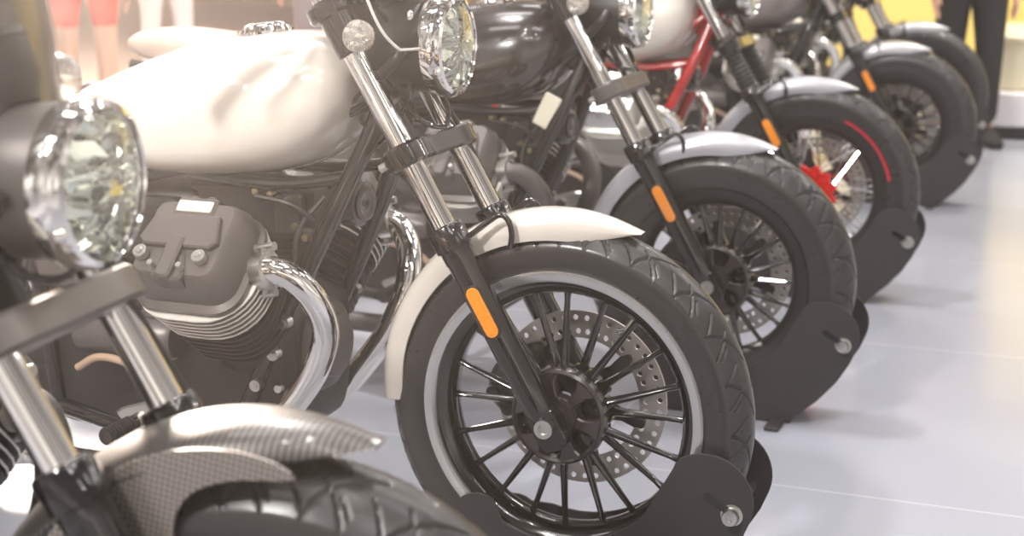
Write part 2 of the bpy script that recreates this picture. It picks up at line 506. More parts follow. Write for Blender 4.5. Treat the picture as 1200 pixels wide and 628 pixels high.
def motorcycle(name, label, loc, v, rz=0., group='motorcycles parked in the row'):
    """v: dict of what differs from bike to bike"""
    r = thing(name, label, 'motorcycle', loc, rz, group)
    R, w, rb = v['wheel']
    style = v['style']; detail = v.get('detail', 1)
    wl = wheel(r, 'front_wheel', 0, R, w, rb, style, detail, v.get('edge'), v.get('phase', 0))
    if v.get('stripe'):
        part('rim_stripe', lambda: G().lathe([(rb+.026, -.0515), (rb+.034, -.0535)], 24, a0=math.radians(12), a1=math.radians(66)), 'red_stripe', wl, label='red stripe on the tyre wall')
    part('axle', lambda: G().tube([(0, -.112, 0), (0, .118, 0)], .011, 14, smooth=0), 'satin_steel', wl, 'ax')
    RZ = R                                               # axle height
    A0 = Vector((0, 0, RZ)); dz = RZ-.335
    def F(t, y): return A0+FD*t+Vector((0, y, 0))
    # fender
    fm = v['fender']
    fw = w/2+.012
    if v.get('wide'):
        fd = part('front_fender', lambda: fender_g(R+.046, 172, 74, w/2+.0085, .008, .40, flat=.022, tail=.35), fm, r, ('wide', R, w), (0, 0, R), label=v['fender_label'])
        for s in (-1, 1): part('side_panel', lambda: side_panel_g(s*(w/2+(.0085 if s < 0 else .006))), 'carbon_weave', fd, loc=(0, 0, 0 if s < 0 else -.024), label='woven carbon fender side')
    else:
        fd = part('front_fender', lambda: fender_g(R+.029, 181, 68, fw-.004, .030, .42, flat=.014, rear_in=.016), fm, r, (R, w), (0, 0, R), label=v['fender_label'])
    for s in (() if v.get('wide') else (-1, 1)): part('fender_bracket', lambda: bracket_g(fw, s), 'black_gloss', fd, ('br', fw, s))
    # fork legs
    lowm = v.get('slider', 'black_gloss')
    for s in (-1, 1):
        y = s*.105
        def slider():
            g = G(); M = fork_M(A0+Vector((0, y, 0)))
            g.lathe([(.0001, .012), (.019, .012), (.0255, .03), (.0270, .09), (.0270, .316), (.0285, .322), (.0285, .340), (.0330, .343), (.0330, .380), (.0300, .384), (.0212, .385), (.0212, .365)], 28, 'Z', (0, 0, 0))
            g.prism(rrect(.052, .080, .016, 4, (.0, -.004)), -.017, .017, .003)
            return g.xf(M)
        leg = part('fork_leg', slider, lowm, r, (s, RZ))
        top = .83
        part('fork_tube', lambda: G().tube([F(.365, y), F(top, y)], .0205, 28, smooth=0), 'chrome', leg, (s, RZ), label='chrome fork tube')
        part('axle_bolt', lambda: G().lathe([(.0001, s*.002), (.0085, s*.002), (.0095, s*.009), (.0165, s*.009), (.0165, -s*.001), (.0001, -s*.001)], 24, 'Y', (0, y+s*.017, RZ)), 'satin_steel', leg, (s, RZ), label='steel axle bolt')
        if v.get('gaiter'):
            pr = [(.0208, .36)]
            for k in range(13): pr += [(.0335-.0005*k, .366+.0145*k), (.027-.0003*k, .373+.0145*k)]
            pr += [(.0215, .558)]
            part('fork_gaiter', lambda: G().lathe(pr, 24, 'Z').xf(fork_M(A0+Vector((0, y, 0)))), 'rubber', leg, (s, RZ), label='ribbed black rubber gaiter')
        # reflector on the outer side of the leg
        yo = y+s*.0275
        M = fork_M(A0+Vector((-.0, yo, 0)))
        Mt = M @ Matrix.Translation((.003, 0, .224))
        rf = part('reflector', lambda: G().prism([(x, z) for x, z in rrect(.026, .094, .0128, 6)], -.004, .004, .0015, Mt), 'amber', leg, (s, RZ), label='amber reflector')
        part('reflector_base', lambda: G().prism([(x, z) for x, z in rrect(.031, .100, .0150, 6)], -.003 if s < 0 else -.006, .006 if s < 0 else .003, .001, Mt), 'black_satin', rf, (s, RZ))
    # clamps
    def clamp(t0, t1, r0, front):
        o = smooth_outline([(front, 0), (front, .06), (.036, .105), (.024, .138), (-.010, .146), (-.036, .128), (-.044, .09), (-.048, .045), (-.052, 0),
                            (-.048, -.045), (-.044, -.09), (-.036, -.128), (-.010, -.146), (.024, -.138), (.036, -.105), (front, -.06)], 4)
        o2 = [(a, b) for a, b in o]
        return G().prism(o2, t0, t1, .005, fork_M(A0) @ Matrix(((1, 0, 0, 0), (0, 0, 1, 0), (0, 1, 0, 0), (0, 0, 0, 1))))
    lc = part('lower_clamp', lambda: clamp(.500, .540, .036, .035), v.get('clamp', 'black_gloss'), r, RZ)
    for s in (-1, 1): part('clamp_bolt', lambda: clamp_bolt_g(F, s), 'satin_steel', lc, (s, RZ))
    uc = part('upper_clamp', lambda: clamp(.786, .815, .036, .030), v.get('clamp', 'black_gloss'), r, RZ)
    for s in (-1, 1):
        part('fork_cap', lambda: G().lathe([(.024, .815), (.024, .832), (.019, .838), (.0001, .838)], 20, 'Z').xf(fork_M(A0+Vector((0, s*.105, 0)))), 'chrome', uc, (s, RZ))
        if not v.get('gaiter'):
            part('fork_shroud', lambda: G().lathe([(.0206, .715), (.0275, .718), (.0285, .786)], 24, 'Z').xf(fork_M(A0+Vector((0, s*.105, 0)))), 'black_gloss', uc, (s, RZ))
    st = part('steering_stem', lambda: G().tube([F(.53, 0)-FN*.045, F(.815, 0)-FN*.045], .026, 20, smooth=0), 'black_satin', r, RZ)
    # headlight
    hx, hz = v.get('lamp', (-.232, .966))
    hr = v.get('lamp_r', .086)
    k = hr/.094
    hl = part('headlight', lambda: G().lathe([(.088*k, 0), (.0895*k, -.03), (.088*k, -.07), (.080*k, -.105), (.062*k, -.135), (.036*k, -.152), (.0001, -.158)], 56, 'X', (hx, 0, hz)), v.get('bucket', 'black_satin'), r, (hx, hz, hr))
    part('lamp_ring', lambda: G().lathe([(.088*k, -.012), (.094*k, -.012), (.0975*k, .002), (.0975*k, .012), (.093*k, .024), (.086*k, .027), (.083*k, .022), (.083*k, .01)], 72, 'X', (hx, 0, hz)), 'chrome', hl, (hx, hz, hr), label='chrome lamp ring')
    def bowl():
        n = 26; a = 2*PI*np.arange(n)/n; rows = []
        for m, q in enumerate(np.linspace(0, 1, 8)):
            rr = .083*k*math.cos(q*PI/2)**.8 if q < 1 else .0005
            xx = hx+.015-.080*k*math.sin(q*PI/2)
            rows.append(np.stack([np.full(n, xx)+.007*np.where(np.arange(n) % 2, 1, -1)*math.sin(q*PI), rr*np.cos(a+.06*(m % 2)), rr*np.sin(a+.06*(m % 2))+hz], 1))
        return G().rings(rows)
    part('lamp_reflector', bowl, 'chrome', hl, (hx, hz, hr), label='faceted mirror reflector', sharp=6)
    part('bulb_shield', lambda: G().lathe([(.0001, -.006), (.012, -.010), (.016, -.022), (.016, -.05)], 20, 'X', (hx, 0, hz)).box((hx-.012, 0, hz+.004), (.02, .13*k, .008), .002), 'chrome', hl, (hx, hz, hr))
    part('lamp_lens', lambda: G().lathe([(.0835*k, .021), (.078*k, .025), (.055*k, .029), (.028*k, .031), (.0001, .0315), (.0001, .0285), (.028*k, .028), (.055*k, .026), (.076*k, .0225), (.0825*k, .019)], 56, 'X', (hx, 0, hz)), 'lens_glass', hl, (hx, hz, hr), label='clear glass lens')
    part('ring_screw', lambda: G().ball((hx+.020, -.088*k, hz-.042*k), .008, 12, (1, 1, 1)), 'chrome', hl, (hx, hz, hr))
    for s in (-1, 1):
        br = part('lamp_bracket', lambda: G().tube([F(.66, s*.080), (hx-.05, s*.100, hz-.02), (hx-.04, s*.092*k, hz)], .010, 10), 'black_satin', r, (s, RZ, hx, hz))
    # indicators
    ix, iz = v.get('signal', (-.306, .990))
    sy = v.get('signal_y', .152)
    for s in (-1, 1):
        if v.get('no_right_signal') and s < 0: continue
        sg = Matrix.Translation((ix-.018, s*sy, iz)) @ Matrix.Rotation(s*math.radians(38), 4, 'Z')
        ts = part('turn_signal', lambda: G().lathe([(.0001, -.030), (.014, -.026), (.024, -.014), (.0262, -.002)], 28, 'X').xf(sg).tube([(ix-.045, s*.110, iz-.01), (ix-.035, s*(sy-.004), iz)], .009, 10, smooth=0), 'chrome', r, (s, ix, iz), label='turn signal with chrome back')
        part('signal_lens', lambda: G().lathe([(.0272, -.003), (.0272, .004), (.0250, .014), (.0185, .021), (.0095, .024), (.0001, .0245)], 28, 'X').xf(sg), 'signal_white', ts, (s, ix, iz), label='clear frosted signal lens')
    # gauge and screen
    gx, gz = hx-.10, hz+.115
    gm = Matrix.Translation((gx, 0, gz)) @ Matrix.Rotation(math.radians(-28), 4, 'Y')
    ga = part('gauge', lambda: G().lathe([(.0001, -.055), (.030, -.052), (.044, -.03), (.046, .012), (.043, .016), (.0001, .014)], 36, 'Z').xf(gm), 'black_satin', r, (hx, hz))
    part('gauge_ring', lambda: G().lathe([(.046, .008), (.049, .012), (.048, .020), (.043, .020), (.042, .015)], 36, 'Z', closed=True).xf(gm), 'black_satin' if v.get('black_gauge') else 'chrome', ga, (hx, hz))
    if v.get('screen'):
        sm, so, sw = v['screen']
        fs = part('flyscreen', lambda: screen_g(hx+so[0], hz+so[1], sw), sm, r, (hx, hz, sm), label=v['screen_label'])
        if sm == 'glass_clear':
            part('screen_edge', lambda: screen_edge_g(hx+so[0], hz+so[1], sw), 'screen_edge', fs, label='pale polished edge of the screen')
        for s in (-1, 1):
            part('screen_bolt', lambda: screen_bolts_g(hx+so[0], hz+so[1], sw, s), 'chrome', fs)
    # handlebar
    hb = part('handlebar', lambda: G().tube([(-.60, -.40, 1.085), (-.52, -.30, 1.105), (-.435, -.16, 1.112), (-.418, -.07, 1.078), (-.418, .07, 1.078), (-.435, .16, 1.112), (-.52, .30, 1.105), (-.60, .40, 1.085)], .0112, 12), 'chrome', r, 'hb')
    for s in (-1, 1):
        part('grip', lambda: G().tube([(-.545, s*.335, 1.099), (-.60, s*.40, 1.085), (-.64, s*.45, 1.073)], .0165, 14, smooth=0), 'rubber', hb, s)
        part('lever', lambda: G().tube([(-.48, s*.27, 1.10), (-.485, s*.33, 1.085), (-.545, s*.43, 1.062)], [.008, .007, .005], 8), 'black_satin', hb, s)
        part('riser', lambda: G().tube([F(.805, s*.045)-FN*.03, (-.418, s*.045, 1.085)], .014, 12, smooth=0), 'black_satin', hb, (s, RZ))
    # cables from the yoke
    part('brake_hose', lambda: G().tube([(-.40, .07, 1.06), (-.31, .09, .98), (-.275, .075, .88), (-.235, .10, .79), (-.20, .13, .70), (-.145, .140, .60), (-.11, .12, .50)], .0048, 8), 'black_satin', r, 'bh')
    part('clutch_cable', lambda: G().tube([(-.43, -.14, 1.09), (-.33, -.07, 1.03), (-.275, -.055, .93), (-.31, -.035, .83), (-.40, -.02, .75), (-.50, .02, .68)], .0042, 8), 'black_gloss', r, 'cc')
    part('wiring_loop', lambda: G().tube([(-.30, .05, .93), (-.245, .03, .86), (-.225, -.02, .83), (-.25, -.06, .84), (-.295, -.05, .875)], .0048, 8), 'black_gloss', r, 'wl')
    # caliper on the left leg
    def caliper():
        o = smooth_outline([(-.155, .055), (-.115, .085), (-.075, .095), (-.062, .055), (-.085, .015), (-.100, -.035), (-.135, -.045), (-.165, -.02), (-.172, .02)], 4)
        g = G().prism([(x, z+RZ) for x, z in o], .045, .110, .008)
        for x, z in ((-.16, .0), (-.13, -.03), (-.105, .07)):
            g.lathe([(.0001, .036), (.012, .036), (.012, .05)], 12, 'Y', (x, 0, RZ+z))
        return g
    part('brake_caliper', caliper, v.get('caliper', 'black_satin'), r, RZ)
    # tank, seat, side
    tk = part('fuel_tank', tank_g, v['tank'], r, 't', (-.004, 0, -.001), label=v['tank_label'])
    part('fuel_cap', lambda: G().lathe([(.050, -.012), (.052, .004), (.048, .010), (.040, .011), (.037, .016), (.030, .019), (.0001, .020)], 40, 'Z').xf(Matrix.Translation((-.584, 0, .979)) @ Matrix.Rotation(math.radians(-8), 4, 'Y')), 'chrome', tk, 'cap', label='chrome fuel cap')
    part('seat', seat_g, v.get('seat', 'leather_black'), r, 's')
    # frame
    fm2 = v.get('frame', 'black_gloss')
    def frame():
        g = G()
        for s in (-1, 1):
            g.tube([(-.335, s*.035, .925), (-.335, s*.055, .85), (-.385, s*.092, .72), (-.45, s*.112, .58), (-.515, s*.12, .45), (-.585, s*.12, .30), (-.66, s*.115, .235), (-.80, s*.115, .225), (-1.0, s*.12, .26)], .0172, 16)
            g.tube([(-.345, s*.04, .885), (-.50, s*.07, .80), (-.80, s*.10, .72), (-1.05, s*.125, .70), (-1.35, s*.12, .76), (-1.60, s*.10, .80)], .0150, 12)
            g.tube([(-1.0, s*.12, .26), (-1.02, s*.13, .48), (-1.05, s*.125, .70)], .016, 12)
            g.tube([(-.375, s*.085, .74), (-.52, s*.10, .72), (-.70, s*.10, .73)], .012, 10)
        g.tube([(-.300, 0, .885), (-.395, 0, 1.045)], .036, 20, smooth=0)
        g.box((-.36, 0, .87), (.07, .06, .10), .01)
        return g
    part('frame', frame, fm2, r, 'f', label='red tubular frame' if fm2 == 'red_paint' else None)
    for s in (-1, 1):
        for x, z in ((-.487, .478), (-.512, .417), (-.550, .355)):
            part('frame_bolt', lambda: G().lathe([(.0001, s*.150), (.0055, s*.150), (.0060, s*.146), (.0110, s*.146), (.0115, s*.128)], 14, 'Y'), 'satin_steel', r, s, (x, 0, z), label='steel frame bolt')
    # engine
    def block():
        o = smooth_outline([(-.50, .50), (-.485, .42), (-.49, .30), (-.52, .235), (-.62, .215), (-.78, .235), (-.84, .30), (-.84, .44), (-.78, .50), (-.60, .53)], 4)
        g = G().prism(o, -.125, .125, .02)
        g.prism(smooth_outline([(-.78, .52), (-.70, .24), (-.95, .22), (-1.06, .27), (-1.06, .47), (-.95, .54)], 4), -.12, .12, .02)
        for k in range(7): g.box((-.56-.034*k, 0, .222), (.006, .23, .05), .001)
        return g
    eb = part('engine_block', block, 'black_cast', r, 'eb')
    part('front_cover', lambda: G().lathe([(.088, -.54), (.088, -.482), (.082, -.470), (.062, -.464), (.058, -.452), (.036, -.447), (.0001, -.446)], 44, 'X', (0, 0, .405)), 'grey_matt', eb, 'fc', label='round grey engine front cover')
    for s in (-1, 1):
        for x, z in ((-.505, .47), (-.51, .35), (-.53, .26), (-.60, .25), (-.72, .26), (-.80, .46), (-.66, .50)):
            part('cover_bolt', lambda: G().lathe([(.0001, s*.134), (.0075, s*.134), (.0085, s*.122)], 10, 'Y'), 'satin_steel', eb, s, (x, 0, z))
    cm = v.get('head', 'grey_matt')
    for s in (-1, 1):
        cy = part('cylinder', lambda: barrel_g(s), v.get('barrel', 'black_cast'), r, s)
        part('cooling_fins', lambda: fins_g(s, .165, .262, 7, .205, .190), v.get('lowfin', 'fin_black'), cy, s)
        hf = part('head_fins', lambda: fins_g(s, .268, .338, 6, .232, .218, .085), 'fin_black', cy, s)
        part('fin_edges', lambda: fins_g(s, .2686, .3386, 6, .2335, .2195, .0857, .0044), 'fin_edge', cy, s, label='bright machined edges of the head fins')
        hc = part('head_cover', lambda: head_cover_g(s), cm, cy, s)
        part('emblem_plate', lambda: on_head(s, -.002, .066, .426, .4305, rrect(.068, .022, .003)), 'emblem_cream', cy, s, label='pale blank badge plate')
        for x, z in ((-.064, -.036), (.050, -.036)):
            def big():
                g = on_head(s, x, z, .425, .4400, [(.0125*math.cos(t), .0125*math.sin(t)) for t in np.arange(18)*PI/9])
                return g.merge(on_head(s, x, z, .4400, .4440, [(.0065*math.cos(t), .0065*math.sin(t)) for t in np.arange(6)*PI/3]))
            part('head_bolt', big, 'satin_steel', cy, (s, x), label='large steel head bolt')
        for x, z in ((-.031, -.060), (.024, -.060)):
            part('head_bolt', lambda: on_head(s, x, z, .43, .4455, [(.0055*math.cos(t), .0055*math.sin(t)) for t in np.arange(12)*PI/6]), 'satin_steel', cy, (s, x), label='small steel head bolt')
        # exhaust
        rex = .0245
        X = [(-.535, s*.235, .585), (-.479, s*.240, .598), (-.430, s*.224, .588), (-.396, s*.195, .540), (-.392, s*.165, .475), (-.422, s*.152, .400), (-.472, s*.147, .33), (-.53, s*.15, .265), (-.60, s*.16, .205), (-.70, s*.17, .175), (-.90, s*.18, .175), (-1.05, s*.20, .19)]
        ex = part('exhaust_pipe', lambda: G().tube(X, rex, 24, 8), v.get('pipe', 'chrome'), r, s)
        d = Vector(X[1])-Vector(X[0]); d.normalize()
        def flange():
            p0 = Vector(X[1]).lerp(Vector(X[2]), .25)
            g = G().tube([p0-d*.012, p0+d*.012], .034, 24, smooth=0)
            for sg in (-1, 1):
                c = p0+Vector((0, 0, sg*.040))
                g.tube([c-d*.018, c+d*.022], .0078, 10, smooth=0)
                g.tube([p0, c], .011, 8, smooth=0)
            return g
        part('exhaust_flange', flange, 'satin_steel', ex, s)
        part('muffler', lambda: G().tube([(-1.02, s*.197, .187), (-1.10, s*.208, .20), (-1.35, s*.235, .235), (-1.62, s*.26, .27), (-1.75, s*.27, .285)], [.026, .042, .050, .046, .036], 24), v.get('pipe', 'chrome'), ex, s)
        # footpeg and side cover
        fp = part('footpeg', lambda: G().tube([(-.775, s*.20, .275), (-.77, s*.295, .278)], .0135, 12, smooth=0), 'rubber', r, s)
        part('peg_ribs', lambda: pegribs(s), 'rubber', fp, s)
        part('peg_bracket', lambda: G().prism(smooth_outline([(-.72, .315), (-.68, .285), (-.74, .262), (-.80, .255), (-.835, .28), (-.79, .30)], 3), s*.165-.008, s*.165+.008, .004).tube([(-.70, s*.165, .285), (-.70, s*.205, .285)], .012, 12, smooth=0).tube([(-.78, s*.16, .275), (-.775, s*.21, .275)], .014, 10, smooth=0), 'satin_steel', fp, s, label='bright cast peg bracket')
        part('side_cover', lambda: G().prism(smooth_outline([(-.90, .70), (-.86, .56), (-.93, .50), (-1.06, .52), (-1.10, .64), (-1.02, .71)], 4), s*.125-.016, s*.125+.016, .008), v.get('side', 'grey_satin'), r, s)
        sh = part('shock_absorber', lambda: G().tube([(-1.44, s*.150, .345), (-1.30, s*.150, .70)], .016, 14, smooth=0), 'black_satin', r, s)
        part('shock_spring', lambda: spring_g(-1.425, s*.150, .40, .66, .10), 'satin_steel', sh, s)
        # electrics between tank and engine
    def electrics():
        g = G()
        g.box((-.50, -.085, .665), (.055, .02, .075), .004); g.box((-.46, -.100, .60), (.035, .022, .09), .004)
        g.box((-.60, 0, .66), (.26, .12, .10), .01); g.box((-.80, -.07, .62), (.16, .09, .12), .012)
        g.tube([(-.43, -.085, .70), (-.47, -.11, .64), (-.475, -.12, .56), (-.50, -.11, .50)], .006, 8)
        g.tube([(-.55, -.12, .70), (-.48, -.12, .69), (-.44, -.105, .66)], .005, 8)
        return g
    el = part('electric_box', electrics, 'black_satin', r, 'el')
    for x, y, z in ((-.50, -.098, .69), (-.485, -.098, .645), (-.455, -.113, .63), (-.53, -.10, .70), (-.56, -.10, .705), (-.46, -.113, .575)):
        part('clip', lambda: G().lathe([(.0001, y-.006), (.0065, y-.005), (.0075, y+.01)], 10, 'Y', (x, 0, z)), 'brass', el, (x, z), label='small brassy clip')
    if v.get('plate'):
        part('regulator', lambda: G().box((0, 0, 0), (.045, .014, .085), .003, Matrix.Rotation(math.radians(26), 4, 'Y')), 'emblem_cream', r, 'rg', (-.415, -.100, .728), label='pale rectangular box beside the frame tubes')
    hn = part('horn', lambda: G().lathe([(.0001, -.030), (.020, -.034), (.040, -.030), (.0435, -.022), (.044, 0), (.030, .018), (.0001, .022)], 36, 'Y').xf(Matrix.Translation((-.405, -.035, .685)) @ Matrix.Rotation(math.radians(84), 4, 'Z')), 'black_gloss', r, 'hn')
    part('horn_grille', lambda: G().lathe([(.020, -.0345), (.026, -.0385), (.032, -.0345)], 30, 'Y', closed=True).xf(Matrix.Translation((-.405, -.035, .685)) @ Matrix.Rotation(math.radians(84), 4, 'Z')), 'grey_satin', hn, 'hg')
    part('starter_motor', lambda: G().lathe([(.0001, -.70), (.034, -.70), (.040, -.71), (.042, -.90), (.036, -.91), (.0001, -.912)], 32, 'X', (0, -.155, .43)).box((-.745, -.155, .475), (.05, .03, .018), .004), 'grey_satin', r, 'sm')
    part('fuel_hose', lambda: G().tube([(-.90, -.19, .365), (-.84, -.205, .395), (-.77, -.21, .390), (-.70, -.205, .362), (-.665, -.195, .31)], .0075, 10), 'hose_tan', r, 'fh', label='tan rubber hose')
    part('air_box', lambda: loft_g([(-.70, .55, .68, .06), (-.72, .53, .70, .085), (-.86, .52, .70, .09), (-.90, .55, .68, .06)], 4, 24, 4), 'black_satin', r, 'ab')
    # rear end
    rw = wheel(r, 'rear_wheel', -1.465, .322, .13, .205, style, 1, None, .1, True)
    part('rear_fender', lambda: fender_g(.365, 175, 35, .082, .03, .1, flat=.02), v['tank'] if v['tank'] != 'pearl_white' else 'pearl_white', r, 'rf', (-1.465, 0, .322))
    part('swingarm', lambda: G().tube([(-1.0, -.10, .36), (-1.22, -.105, .33), (-1.465, -.095, .322)], [.03, .03, .024], 14).tube([(-1.0, .10, .36), (-1.22, .105, .33), (-1.465, .095, .322)], [.03, .03, .024], 14).tube([(-1.02, -.10, .36), (-1.02, .10, .36)], .03, 14, smooth=0), 'black_satin', r, 'sa')
    tl = part('tail_light', lambda: G().lathe([(.0001, -1.84), (.030, -1.83), (.036, -1.81), (.032, -1.77), (.0001, -1.75)], 24, 'X', (0, 0, .70)).box((-1.74, 0, .695), (.10, .04, .03), .006), 'black_satin', r, 'tl')
    part('tail_lens', lambda: G().lathe([(.0001, -1.852), (.022, -1.848), (.031, -1.835), (.031, -1.828)], 24, 'X', (0, 0, .70)), 'red_paint', tl, 'tll', label='red tail lens')
    return r

def bracket_g(fw, s):
    return G().tube([(-.150, s*.088, .318), (-.125, s*.080, .338), (-.102, s*.075, .354), (-.086, s*.0735, .346), (-.080, s*.072, .322), (-.084, s*.068, .298)], .0052, 10)
def clamp_bolt_g(F, s):
    p = F(.520, s*.135)-FN*.03
    return G().tube([p-FN*.012, p+FN*.002], .0075, 10, smooth=0)
def pegribs(s):
    g = G()
    for k in range(8):
        y = s*(.235+.0095*k)
        g.lathe([(.0135, y-.003), (.0172, y-.0018), (.0172, y+.0018), (.0135, y+.003)], 14, 'Y', (-.772, -s*.015, .2765))
    return g
def screen_g(x, z, sw):
    W, H = sw[:2]; ln = sw[2] if len(sw) > 2 else .085; th = .004; R = []
    n = 21
    for side in (0, 1):
        for i in range(n):
            q = i/(n-1); zz = H*q
            hw = W*math.sqrt(max(.0004, 1-((q-.42)/.585)**4))
            row = []
            for j in range(25):
                s = -1+2*j/24; y = hw*s
                xx = x-ln*q*H/.2-.42*y*y/W - th*side
                row.append((xx, y, z+zz))
            R.append(row if side == 0 else row)
    A = np.array(R); o, i_ = A[:n], A[n:]
    g = G(); g.rings(np.concatenate([o, i_[:, ::-1]], axis=1), caps=True)
    return g
def screen_bolts_g(x, z, sw, s):
    W, H = sw[:2]; y = s*W*.62
    return G().ball((x-.02*H/.2-.42*y*y/W+.004, y, z+H*.25), .010, 12, (.6, 1, 1))
def screen_edge_g(x, z, sw):
    W, H = sw[:2]; P = []
    for s in (1, -1):
        for q in (np.linspace(0, 1, 26) if s > 0 else np.linspace(1, 0, 26)):
            y = s*W*math.sqrt(max(.0004, 1-((q-.42)/.585)**4))
            P.append((x-.085*q*H/.2-.42*y*y/W-.002, y, z+H*q))
    for t in np.linspace(-1, 1, 9)[1:]:
        y = W*math.sqrt(max(.0004, 1-(.42/.585)**4))*t; P.append((x-.42*y*y/W-.002, y, z))
    return G().tube(P, .0028, 8, smooth=0)
def side_panel_g(y0):
    """woven side plate with an arched lower edge (axle at the origin)"""
    g = G()
    o = smooth_outline([(-.235, .235), (-.165, .312), (-.10, .346), (-.03, .356), (.02, .349), (.042, .336), (.03, .331), (-.02, .326), (-.062, .311), (-.084, .285), (-.088, .25), (-.085, .20), (-.10, .15), (-.17, .15), (-.215, .18)], 4)
    g.prism(o, y0-.0015, y0+.0015, .0004)
    return g

# ------------------------------------------------------------------ wheel chock
def plate_outline(s):
    P = []
    def arc(cx, cz, r, a0, a1, n):
        for t in np.linspace(math.radians(a0), math.radians(a1), n): P.append((cx+r*math.cos(t), cz+r*math.sin(t)))
    arc(.272, .228, .082, 125, -20, 16)                   # right lobe
    for x, z in ((.335, .165), (.305, .115), (.262, .065), (.212, .020), (.19, .004)): P.append((x, z))
    for x, z in ((.0, .004), (-.12, .004)): P.append((x, z))
    P.append((-.165, .04))
    if s < 0: arc(-.140, .128, .055, 205, 60, 10)
    else: arc(-.125, .085, .045, 205, 50, 10)
    for a in np.linspace(245 if s < 0 else 256, 318, 16):                   # hollow that follows the wheel
        t = math.radians(a); r = .222
        P.append((r*math.cos(t), .335+r*math.sin(t)))
    return P
def chock(loc, label):
    c = thing('wheel_chock', label, 'wheel chock', loc, 0, 'wheel chocks under the front wheels')
    for s in (-1, 1):
        sp = part('side_plate', lambda: G().prism(plate_outline(s), s*.076-.0025, s*.076+.0025, .0008), 'chock_black', c, s)
        part('adjusting_slot', lambda: G().prism([(x*math.cos(.5)-z*math.sin(.5)+.292, -x*math.sin(.5)-z*math.cos(.5)+.226) for x, z in rrect(.052, .013, .006, 4)], s*.0788-.0008, s*.0788+.0008), 'black_gloss', sp, s)  # raised black capsule, its colour gives the dark of the slot opening
        part('bolt_head', lambda: G().lathe([(.0001, s*.092), (.006, s*.092), (.006, s*.098), (.0125, s*.0975), (.0145, s*.092), (.0145, s*.079), (.019, s*.0785), (.019, s*.0765)], 24, 'Y', (.318, 0, .208)), 'satin_steel', sp, s, label='steel bolt')
    part('base_plate', lambda: G().box((.03, 0, .005), (.34, .152, .008), .002), 'chock_black', c, 'b')
    part('cross_tube', lambda: G().tube([(.318, -.09, .208), (.318, .09, .208)], .009, 12, smooth=0), 'satin_steel', c, 'ct')
    part('stabiliser_foot', lambda: G().box((.17, 0, .006), (.035, .30, .010), .002), 'chock_black', c, 'sf')
    return c

# ------------------------------------------------------------------ the row
KIND = dict(style='cast', wheel=(.335, .105, .243))
BOB = (.330, .135, .212)
motorcycle('motorcycle', 'nearest motorcycle with ribbed silver carbon front fender and grey fork clamp', (.113, -1.19, 0), dict(
    style='dark', wheel=BOB, detail=2, wide=True, pipe='black_satin', fender='carbon_silver', fender_label='silver carbon front fender', tank='tank_grey', tank_label='grey fuel tank',
    clamp='clamp_grey', bucket='grey_matt', lamp=(-.212, .922), lamp_r=.084, signal=(-.325, 1.006), signal_y=.172, no_right_signal=True,
    screen=('smoked_screen', (-.058, .045), (.190, .30, .03)), black_gauge=True, screen_label='dark smoked flyscreen'), .085)
motorcycle('motorcycle', 'motorcycle with pearl white fuel tank, white front fender and chrome exhausts', (0, 0, 0), dict(
    style='cast', wheel=(.335, .105, .243), detail=2, edge='machined_rim', fender='pearl_white', fender_label='white front fender', tank='pearl_white', tank_label='pearl white fuel tank',
    screen=('glass_clear', (.012, .0), (.135, .22)), screen_label='clear flyscreen'))
motorcycle('motorcycle', 'motorcycle with dark tank, grey front fender and black wheel behind the white one', (0, 1.131, 0), dict(
    style='dark', wheel=BOB, fender='fender_grey', fender_label='grey front fender', tank='tank_black', tank_label='dark fuel tank', pipe='grey_matt', seat='leather_brown', clamp='grey_satin', plate=True))
motorcycle('motorcycle', 'motorcycle with red frame, red front hub and rubber fork gaiters', (-.01, 2.40, 0), dict(
    style='wire', wheel=(.338, .105, .225), stripe=True, gaiter=True, fender='fender_grey', fender_label='silver grey front fender', tank='pearl_white', tank_label='white fuel tank', frame='red_paint', head='satin_steel', lowfin='fin_edge', barrel='engine_grey'))
motorcycle('motorcycle', 'motorcycle with silver front fender, second from the far end of the row', (.02, 4.22, 0), dict(
    style='dark', wheel=BOB, fender='silver_paint', fender_label='silver front fender', tank='tank_grey', tank_label='grey fuel tank', head='engine_grey', caliper='red_paint'))
motorcycle('motorcycle', 'farthest motorcycle, next to the cream counter', (-.03, 5.42, 0), dict(
    style='dark', wheel=(.335, .105, .243), fender='silver_paint', fender_label='silver front fender', tank='tank_black', tank_label='black fuel tank'))
for (x, y), lb in zip(((.12, -1.19), (0, 0), (0, 1.131), (-.01, 2.40), (.02, 4.22), (-.03, 5.42)),
                      ('black wheel chock under the nearest carbon-fendered motorcycle', 'black wheel chock holding the silver-edged wheel of the white motorcycle',
                       'black wheel chock under the grey-fendered motorcycle with dark tank', 'black wheel chock under the wheel with the red hub',
                       'black wheel chock second from the far end of the row', 'farthest black wheel chock near the cream counter')):
    chock((x, y, 0), lb)

